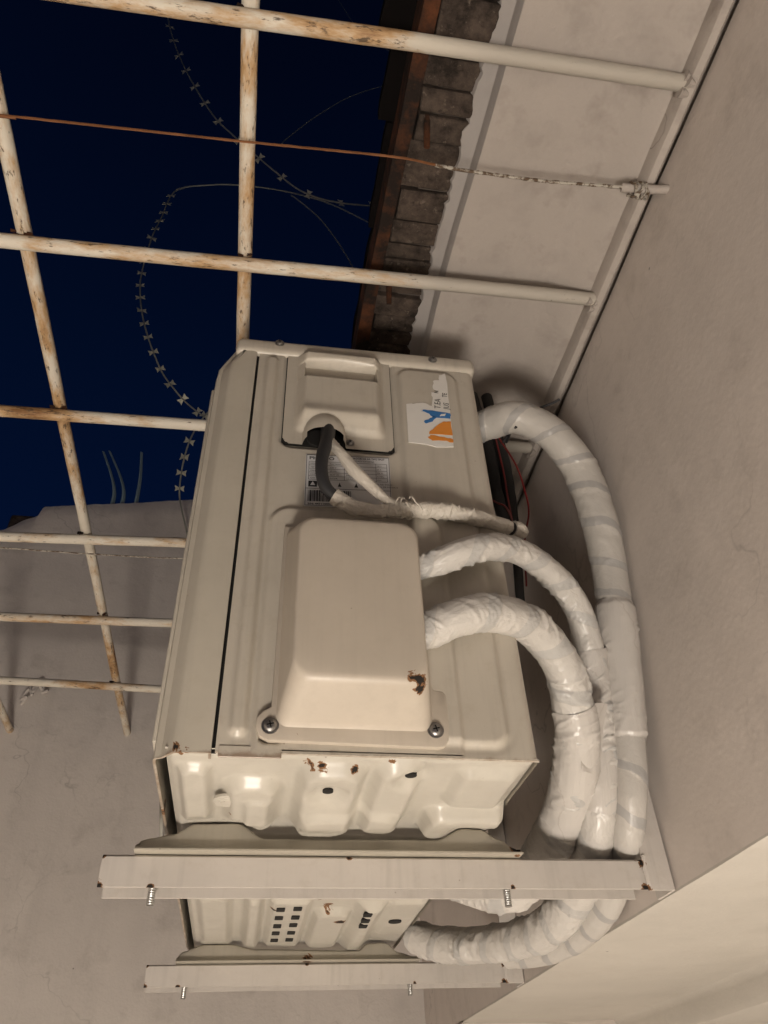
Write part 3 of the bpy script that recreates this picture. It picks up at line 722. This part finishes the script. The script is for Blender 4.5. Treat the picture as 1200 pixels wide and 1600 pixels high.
for t_, s_, x, z in (('T.EA', .0105, -.0500, .4185), ('JUS', .0095, -.0400, .4190), ('N', .0080, -.0500, .4460), ('TE', .0085, -.0402, .4400)):
    build('lettering', text_mesh(t_, s_, x, z, YS-.0016, R_(86), .85), 'ink', st, smooth=False)

FOOT1 = [(-.334, -.0235), (-.331, -.0185), (-.322, -.016), (-.303, -.0125), (-.283, -.003), (-.246, -.002), (-.218, -.0155), (-.057, -.0145), (-.028, -.0035), (-.012, -.004), (.006, -.0125), (.022, -.0215), (.026, -.0265)]
FOOT2 = [(-.322, -.0235), (-.316, -.015), (-.285, -.006), (-.25, -.006), (-.213, -.0125), (-.066, -.015), (-.052, -.006), (-.028, -.005), (-.005, -.018), (.018, -.0235), (.023, -.0265)]
def prof_z(pts, x):
    for a, c in zip(pts, pts[1:]):
        if a[0] <= x <= c[0]: t = (x-a[0])/(c[0]-a[0]); return a[1]+(c[1]-a[1])*(t*t*(3-2*t))
    return -.02
# base pan: pressed steel, seen from below
def pan_z(x, y):
    h = .001
    h += .009*ss(.003, -.006, sdr(x, y, -.294, -.268, .020, .150, .010))                     # left corner lobe
    h += .012*ss(.003, -.010, sdr(x, y, -.258, -.209, .044, .156, .020))                     # lobe with the drain plug
    h += .013*ss(.004, -.009, sdr(x, y, -.197, -.142, .012, .160, .020))                     # middle lobe
    h += .011*ss(.004, -.008, sdr(x, y, -.134, -.094, .010, .150, .016))
    h += .006*ss(.004, -.008, sdr(x, y, -.190, -.100, .098, .165, .016))
    h -= .009*math.exp(-(((x+.170)/.017)**2+((y-.060)/.020)**2)**1.5)
    h -= .009*math.exp(-(((x+.104)/.013)**2+((y-.030)/.015)**2)**1.5)
    h += .009*ss(.004, -.010, sdr(x, y, -.066, -.010, .014, .096, .012))                     # right plateau, then the deep rear lobe
    h += .015*ss(.004, -.008, sdr(x, y, -.074, .004, .104, .165, .014))
    h += .004*ss(.002, -.004, sdr(x, y, -.240, -.218, .070, .130, .009))
    h += .010*ss(.010, -.007, sdr(x, y, -.284, -.022, .20, .40, .03))
    h += .009*ss(.006, -.006, sdr(x, y, -.288, -.252, .40, .70, .02))
    h += .014*ss(.006, -.007, sdr(x, y, -.232, -.212, .40, .66, .012))
    h += .009*ss(.004, -.008, sdr(x, y, -.204, -.152, .415, .66, .010))
    h += .011*ss(.006, -.006, sdr(x, y, -.144, -.100, .47, .66, .016))
    h += .014*ss(.006, -.016, sdr(x, y, -.094, -.056, .43, .68, .014))
    h += .006*ss(.006, -.006, sdr(x, y, -.052, -.008, .43, .60, .012))
    h += .0006*noise.noise((x*40, y*40, 1.))
    for yf, pr_ in ((.158, FOOT1), (.655, FOOT2)):
        w = ss(.045, .012, abs(y-yf-.006))
        if w > 0: h = h*(1-w)+w*min(h, -prof_z(pr_, x)-.0006)
    return -h
def panf(u, v):
    e = min(u+.303, -.002-u, v-.003)
    return (u, v, pan_z(u, v)+.004*(1-ss(0, .006, e)))
b = grid(panf, lin(-.303, -.002, 150), lin(.003, .235, 130)+lin(.24, .745, 190))
pan = build('base_pan', b, 'pan_enamel', AC, angle=70)
def hole(x, y, rx, ry, nm='drain_hole', sq=False):
    z = min(pan_z(x+a*rx, y+c*ry) for a in (-1, 0, 1) for c in (-1, 0, 1))*.5+pan_z(x, y)*.5
    poly = rrect(x-rx, x+rx, y-ry, y+ry, min(rx, ry)*(.35 if sq else .98), 5)
    build(nm, MB().prism(poly, 'z', z-.0010, z+.002), 'dark_void', pan, smooth=False)
hole(-.1700, .064, .0046, .0052); hole(-.1040, .030, .0050, .0050)
for k in range(5):
    yy = .445+k*.042; hole(-.1895, yy, .0052, .0085, 'vent_hole', True); hole(-.1690, yy-.004, .0052, .0085, 'vent_hole', True)
for k in range(3): hole(-.081+.001*k, .452+.029*k, .0052, .0080, 'vent_hole', True)
hole(-.0350, .520, .0085, .0100)
b = MB(); rings = []
for r, h in ((.0125, 0), (.0125, .0022), (.011, .0032), (.0075, .0028), (.0065, .0036), (.0004, .004)):
    rings.append([(-.2535+r*math.cos(t), .083+r*math.sin(t), pan_z(-.2535, .083)+.0012-h) for t in lin(0, 2*math.pi, 29)[:-1]])
b.rings(rings, cap1=True); build('drain_plug', b, 'pan_enamel', pan)
tm = text_mesh('12-103', .012, 0, 0, 0)
tmb = MB(); tmb.add([(-.196+v.x*.9, .138-v.z*.95+.0, pan_z(-.196+v.x*.9, .138-v.z)-.0005) for v in tm.v], tm.f); build('embossing', tmb, 'pan_enamel', pan)

# feet: pressed channels with raised saddles
def foot(yf, pts, x0, x1, zb):
    b = MB(); n = len(pts); prev = None
    fr = [(x, yf, z) for x, z in pts]
    rings = []
    for x, z in pts:
        rings.append([(x, yf+.034, zb+.001), (x, yf+.034, z-.001), (x, yf+.030, z), (x, yf+.006, z+.0004), (x, yf+.0015, z-.001), (x, yf, z-.003), (x, yf-.0005, zb+.0045), (x, yf-.002, zb+.0018), (x, yf-.006, zb+.0008), (x, yf-.008, zb), (x, yf-.008, zb-.0014), (x, yf+.034, zb-.0014)])
    b.rings(rings, cap0=True, cap1=True)
    return build('foot', b, 'foot_enamel', AC, angle=45)
def dens(pts, n=90):
    out = []
    xs_ = lin(pts[0][0], pts[-1][0], n)
    for x in xs_:
        for a, c in zip(pts, pts[1:]):
            if a[0] <= x <= c[0]+1e-9:
                t = (x-a[0])/(c[0]-a[0]); out.append((x, a[1]+(c[1]-a[1])*(t*t*(3-2*t)))); break
    return out
foot(.158, dens(FOOT1), 0, 0, -.0282)
foot(.655, dens(FOOT2), 0, 0, -.0282)

# ================================================================== BRACKETS
def bracket(ya, label, bx):
    root = thing('wall_bracket', (.16, ya+.018, -.06), label, 'bracket', 'brackets under the air conditioner')
    t = .0026; w = .036; zt, zb = -.0305, -.0575; x0 = -.361; x1 = XW-.0285
    b = MB(); n = 24; rings = []
    for x in lin(x0, x1, n):
        j = .0004*noise.noise((x*12, ya, 0)); d = .004*(1 if x == x0 else 0)
        rings.append([(x, ya+j, zb), (x, ya+j, zt-.002), (x, ya+.002+j, zt), (x, ya+w-.002, zt), (x, ya+w, zt-.002), (x, ya+w, zb-.0008), (x, ya+w-t, zb-.0008), (x, ya+w-t, zt-t), (x, ya+t+j, zt-t), (x, ya+t+j, zb)])
    b.rings(rings, cap0=True, cap1=True); build('arm', b, 'bracket_paint', root, angle=40)
    b = MB(); rings = []
    for z in lin(zb-.001, .19, 16):
        o = .0 if z > zb+.02 else 0
        rings.append([(XW-.0290, ya-.0012, z), (XW-.0030, ya-.0012, z), (XW-.0015, ya+.001, z), (XW-.0015, ya+w, z), (XW-.0045, ya+w, z), (XW-.0045, ya+.0018, z), (XW-.0290, ya+.0018, z)])
    b.rings(rings, cap0=True, cap1=True)
    build('wall_leg', b, 'bracket_paint', root, angle=40)
    b = MB(); rg = random.Random(int(ya*100))
    for k in range(16):
        z = zb+.003+k*.0017; c = Vector((XW-.0290+rg.uniform(-.001, .001), ya-.0008, z)); b.cyl(c-Vector((0, .0012, 0)), c+Vector((0, .001, .001)), .0022, .0012, 7)
    build('weld', b, 'bracket_paint', root)
    for x in bx:
        b = MB(); yc = ya+w*.5; r = .0036
        rings = []
        for k in range(44):
            z = -.026-k*.0010; rr = r*(1 if k % 2 else .86); 
            rings.append([(x+rr*math.cos(a), yc+rr*math.sin(a), z) for a in lin(0, 2*math.pi, 15)[:-1]])
        b.rings(rings, cap0=True, cap1=True); bt = build('bolt', b, 'zinc', root, angle=20)
        nb = MB().prism([(x+.0075*math.cos(R_(60*k)), yc+.0075*math.sin(R_(60*k))) for k in range(6)], 'z', zt-t-.006, zt-t-.0004, .0006, 1); build('nut', nb, 'zinc', bt)
bracket(.161, 'front grey steel bracket arm under the near foot of the unit', (-.316, .014))
bracket(.658, 'rear grey steel bracket arm under the far foot of the unit', (-.308, .011))

# ================================================================== PIPES
def wrinkle(pitch, a_step, a_wr, f_wr, sd, lump=.02):
    """tape wrap: helical laps, slanting creases that gather on the inside of bends, soft lumps"""
    def d(L, th, t):
        c, s_ = math.cos(th), math.sin(th)
        wb = .10*noise.noise((L*18, c+sd, s_))
        ph = (L/pitch+th/(2*math.pi)+wb) % 1.0
        sk = L+min(pitch, .05)*.22*math.sin(th+sd)                                   # creases slant across the pipe
        w = noise.noise((sk*f_wr+sd, c*.6+sd, s_*.6)); w2 = noise.noise((sk*f_wr*2.1+7, c*1.0+sd, s_*1.0+4))
        am = max(0., .50+1.5*noise.noise((L*20, c*1.1+sd, sd*3.1+s_*1.1)))
        cr = (1-min(1, abs(w)*3.2))**2                                     # narrow folds
        cr2 = (1-min(1, abs(w2)*3.5))**2
        return a_step*(ph-.5)+am*a_wr*(cr+.5*cr2)+lump*noise.noise((L*22, c, s_+sd))
    return d
P1 = [(-.114, -.02, .099, .0153), (-.093, -.025, .103, .0159), (-.066, -.03, .115, .0164), (-.033, -.022, .127, .0169), (.005, 0, .134, .0173), (.035, .025, .131, .018), (.06, .05, .114, .0188), (.073, .075, .09, .0200), (.083, .1, .068, .0206), (.089, .14, .045, .0218), (.09, .18, .023, .0224), (.082, .215, .002, .0226), (.072, .24, -.013, .0226), (.057, .262, -.026, .0236), (.039, .29, -.026, .0226), (.018, .32, -.013, .0212), (0, .35, .004, .0209)]
P2 = [(-.11, -.02, .171, .0108), (-.087, -.022, .176, .0115), (-.062, -.03, .185, .0128), (-.027, -.025, .201, .0132), (.015, 0, .218, .0132), (.056, .03, .22, .0139), (.091, .06, .209, .0144), (0.11, 0.085, 0.187, 0.0153), (0.12, 0.107, 0.153, 0.0169), (0.122, 0.122, 0.115, 0.0176), (0.123, 0.138, 0.072, 0.0175), (0.118, 0.152, 0.03, 0.0174), (0.116, 0.175, -0.0, 0.0176), (0.121, 0.215, -0.017, 0.019), (.126, .28, -.031, .0205), (.119, .34, -.047, .0210), (.103, .42, -.048, .0209), (.073, .5, -.039, .0212), (.036, .56, -.026, .0211), (.004, .6, -.008, .0187)]
P3 = [(.01, .07, .465, .0176), (.032, .055, .469, .0201), (.055, .035, .463, .0207), (.085, .03, .448, .0206), (.114, .035, .421, .0213), (.139, .05, .383, .022), (.152, .065, .32, .0215), (0.157, 0.083, 0.258, 0.0202), (0.154, 0.094, 0.195, 0.0196), (0.152, 0.108, 0.139, 0.0185), (0.15, 0.12, 0.093, 0.0176), (0.148, 0.132, 0.05, 0.0167), (0.145, 0.146, 0.016, 0.016), (0.146, 0.178, -0.012, 0.0163), (0.158, 0.24, -0.025, 0.0174), (.156, .29, -.045, .0181), (.149, .36, -.056, .0183), (.129, .42, -.06, .0173), (.1, .47, -.056, .0161)]
def pipe(pts, label, mat, pitch, disp, n=420, m=56):
    b = tube(pts, n, m, None, disp, pitch); o = build('insulated_pipe', b, mat, angle=75); 
    return tag(o, label, 'pipe', 'wrapped refrigerant pipes')
p1 = pipe(P1, 'thick lower white taped pipe leaving the valve cover and bending down', 'tape_white', .055, wrinkle(.055, .055, .12, 66, 1.3, .012))
p2 = pipe(P2, 'thinner white taped pipe above it leaving the valve cover near its top', 'tape_white', .050, wrinkle(.050, .055, .14, 70, 5.7, .012))
p3 = pipe(P3, 'long banded white pipe arching from behind the unit down along the wall', 'tape_banded', .046, wrinkle(.046, .05, .04, 36, 9.1, .02))
def sleeve(par, pts, s0, s1, grow, sd, wr=.05):
    base = wrinkle(.2, .0, wr, 55, sd, .04)
    b = tube(pts, 150, 56, None, lambda L, th, t: base(L, th, t)-(grow-1.035)*(1-ss(0, .045, t+.012*noise.noise((math.cos(th)*2, math.sin(th)*2, sd))))-(grow-1.035)*ss(.955, 1., t+.012*noise.noise((math.cos(th)*2, math.sin(th)*2, sd+3))), .2, caps=False, s0=s0, s1=s1, grow=grow)
    return build('tape_sleeve', b, 'tape_patch', par, angle=75)
sleeve(p3, P3, .42, .575, 1.14, 3.3, .05); sleeve(p1, P1, .440, .66, 1.07, 6.1, .08); sleeve(p2, P2, .40, .60, 1.06, 8.8, .10)
# free flap of the tape between the two pipes
FA, FB, FC, FD = Vector((.074, .0575, .0855)), Vector((.115, .086, .096)), Vector((.104, .118, .034)), Vector((.082, .105, .034))
b = grid(lambda u, v: ((FA*(1-u)+FB*u)*(1-v)+(FD*(1-u)+FC*u)*v)+Vector((0, .0022*math.sin(u*5+v*9)+.002*noise.noise((u*4, v*6, 1)), 0)), lin(0, 1, 14), lin(0, 1, 24))
build('tape_flap', b, 'tape_patch', p1)

# cables on the panel
b = tube([(-.182, -.010, .372, .0080), (-.182, -.014, .358, .0082), (-.184, -.024, .329, .0072), (-.189, -.030, .299, .0066), (-.189, -.030, .276, .0064), (-.184, -.027, .26, .0063), (-.171, -.022, .248, .0062)], 60, 18); b.uv = None
tag(build('power_cable', b, 'black_rubber'), 'thick black cable hanging from the service cover opening over the label', 'cable')
cbl = tube([(-.176, -.0235, .2535, .0078), (-.158, -.02, .244, .0076), (-.132, -.02, .241, .007), (-.106, -.02, .245, .0080), (-.073, -.018, .25, .0083), (-.038, -.012, .251, .0083), (-.009, -.004, .251, .008), (.012, .005, .2535, .0072)], 260, 30, None, wrinkle(.022, .16, .22, 90, 2.2, .08), .022)
cb = build('wrapped_cable', cbl, 'tape_cable', angle=75); tag(cb, 'white tape-wrapped cable running right below the label', 'cable')
b = tube([(-.183, -.012, .350, .0048), (-.179, -.022, .330, .0050), (-.17, -.028, .309, .0055), (-.155, -.028, .286, .0065), (-.139, -.026, .268, .0058), (-.124, -.024, .254, .0046), (-.106, -.022, .245, .0046)], 140, 22, None, wrinkle(.05, .10, .22, 60, 4.4, .08), .05)
tag(build('wrapped_cable', b, 'tape_cable', angle=75), 'thin twisted white taped cable slanting down from the service cover', 'cable')
kn = []
for k in range(60):
    t = k/59; a = t*2*math.pi*4; rk = .0088+.0012*math.sin(k*1.9); kn.append((-.114+.024*t+.006*math.sin(a+.5*k*.1), -.021+rk*math.cos(a), .2475+rk*math.sin(a)+.003*math.sin(t*9)))
b = tube(kn, 220, 8, .0008); b.uv = None; build('tape_knot', b, 'tape_cable', cb)
b = tube([(.0135, .006, .2535, .0068), (.017, .008, .2545, .0070)], 4, 16); b.uv = None; build('dark_band', b, 'black_rubber', cb)
b = tube([(.016, .0075, .2545, .0082), (.024, .011, .2555, .0090), (.032, .016, .2545, .0060)], 30, 20, None, wrinkle(.03, .1, .15, 160, 7.7, .15), .03); build('cable_end', b, 'tape_cable', cb, angle=75)
for pts, lb in (([(.040, .12, .60, .0081), (.049, .12, .511, .0085), (.051, .12, .456, .0090), (.051, .12, .409, .0088), (.050, .11, .363, .0075), (.060, .12, .325, .0064)], 'black foam-covered cable behind the unit, left of the pair under the top pipe'),
            ([(.062, .12, .60, .008), (.066, .12, .52, .0085), (.068, .12, .482, .0090), (.069, .12, .434, .0090), (.067, .12, .378, .0078), (.065, .12, .326, .006), (.056, .13, .20, .005)], 'black foam-covered cable behind the unit, right of the pair under the top pipe')):
    b = tube(pts, 70, 14, None, lambda s, t, q: .12*noise.noise((s*60, math.cos(t), math.sin(t)))); b.uv = None
    tag(build('black_cable', b, 'black_foam'), lb, 'cable', 'black cables behind the unit')
for pts, lb in (([(.058, .1, .50), (.072, .09, .435), (.077, .09, .391), (.081, .1, .362), (.077, .12, .332), (.072, .13, .27)], 'thin red wire bowing out to the right of the black cables'),
            ([(.058, .105, .50), (.058, .1, .426), (.057, .1, .387), (.057, .1, .33)], 'thin red wire running straight down between the black cables'),
            ([(.024, .1, .384), (.033, .08, .356), (.040, .068, .336), (.030, .03, .262)], 'short bright red wire peeking out beside the panel edge')):
    b = tube(pts, 50, 8, .0012); b.uv = None; tag(build('red_wire', b, 'red_insulation'), lb, 'wire', 'red wires behind the unit')
b = tube([(.062, .10, .480), (.074, .06, .4845), (.085, .03, .474), (.092, .012, .4635), (.100, .004, .4620), (.106, -.002, .4625)], 40, 8, .0016); b.uv = None
tag(build('cable_tie', b, 'black_rubber'), 'black cable tie tail sticking out above the top pipe', 'cable tie')
b = tube([(.070, .10, .486), (.064, .07, .470), (.057, .05, .453), (.056, .03, .440)], 30, 8, .0018); b.uv = None
tag(build('cable_tie', b, 'black_rubber'), 'black cable tie tail below the top pipe by the black cables', 'cable tie')

# ================================================================== LAMP (stands on the yard floor below the frame; its light is what the photograph shows)
lp = Vector(LAMP_POS)
k = NT('lamp_glow'); em = k.n('ShaderNodeEmission'); em.inputs[0].default_value = (1, .895, .78, 1); em.inputs[1].default_value = LAMP_E
k.l(em.outputs[0], k.t.nodes['Material Output'].inputs['Surface']); MAT['lamp_glow'] = k.m
LM = thing('floor_lamp', (LAMP_POS[0], LAMP_POS[1], ZF), 'white globe lamp on a short stand on the yard floor below the unit', 'lamp')
b = MB(); rings = []
for a in lin(-76, 88, 9): rings.append([lp+LAMP_R*Vector((math.cos(R_(a))*math.cos(t), math.cos(R_(a))*math.sin(t), math.sin(R_(a)))) for t in lin(0, 2*math.pi, 17)[:-1]])
b.rings(rings, cap0=True, cap1=True); build('bulb', b, 'lamp_glow', LM)
build('socket', MB().cyl(lp-Vector((0, 0, LAMP_R*.95)), lp-Vector((0, 0, LAMP_R+.05)), .045, .03), 'black_rubber', LM)
build('pole', MB().cyl(lp-Vector((0, 0, LAMP_R+.05)), (lp.x, lp.y, ZF+.02), .012, n=12), 'black_rubber', LM)
build('base', MB().cyl((lp.x, lp.y, ZF), (lp.x, lp.y, ZF+.02), .12, .11, n=28), 'black_rubber', LM)
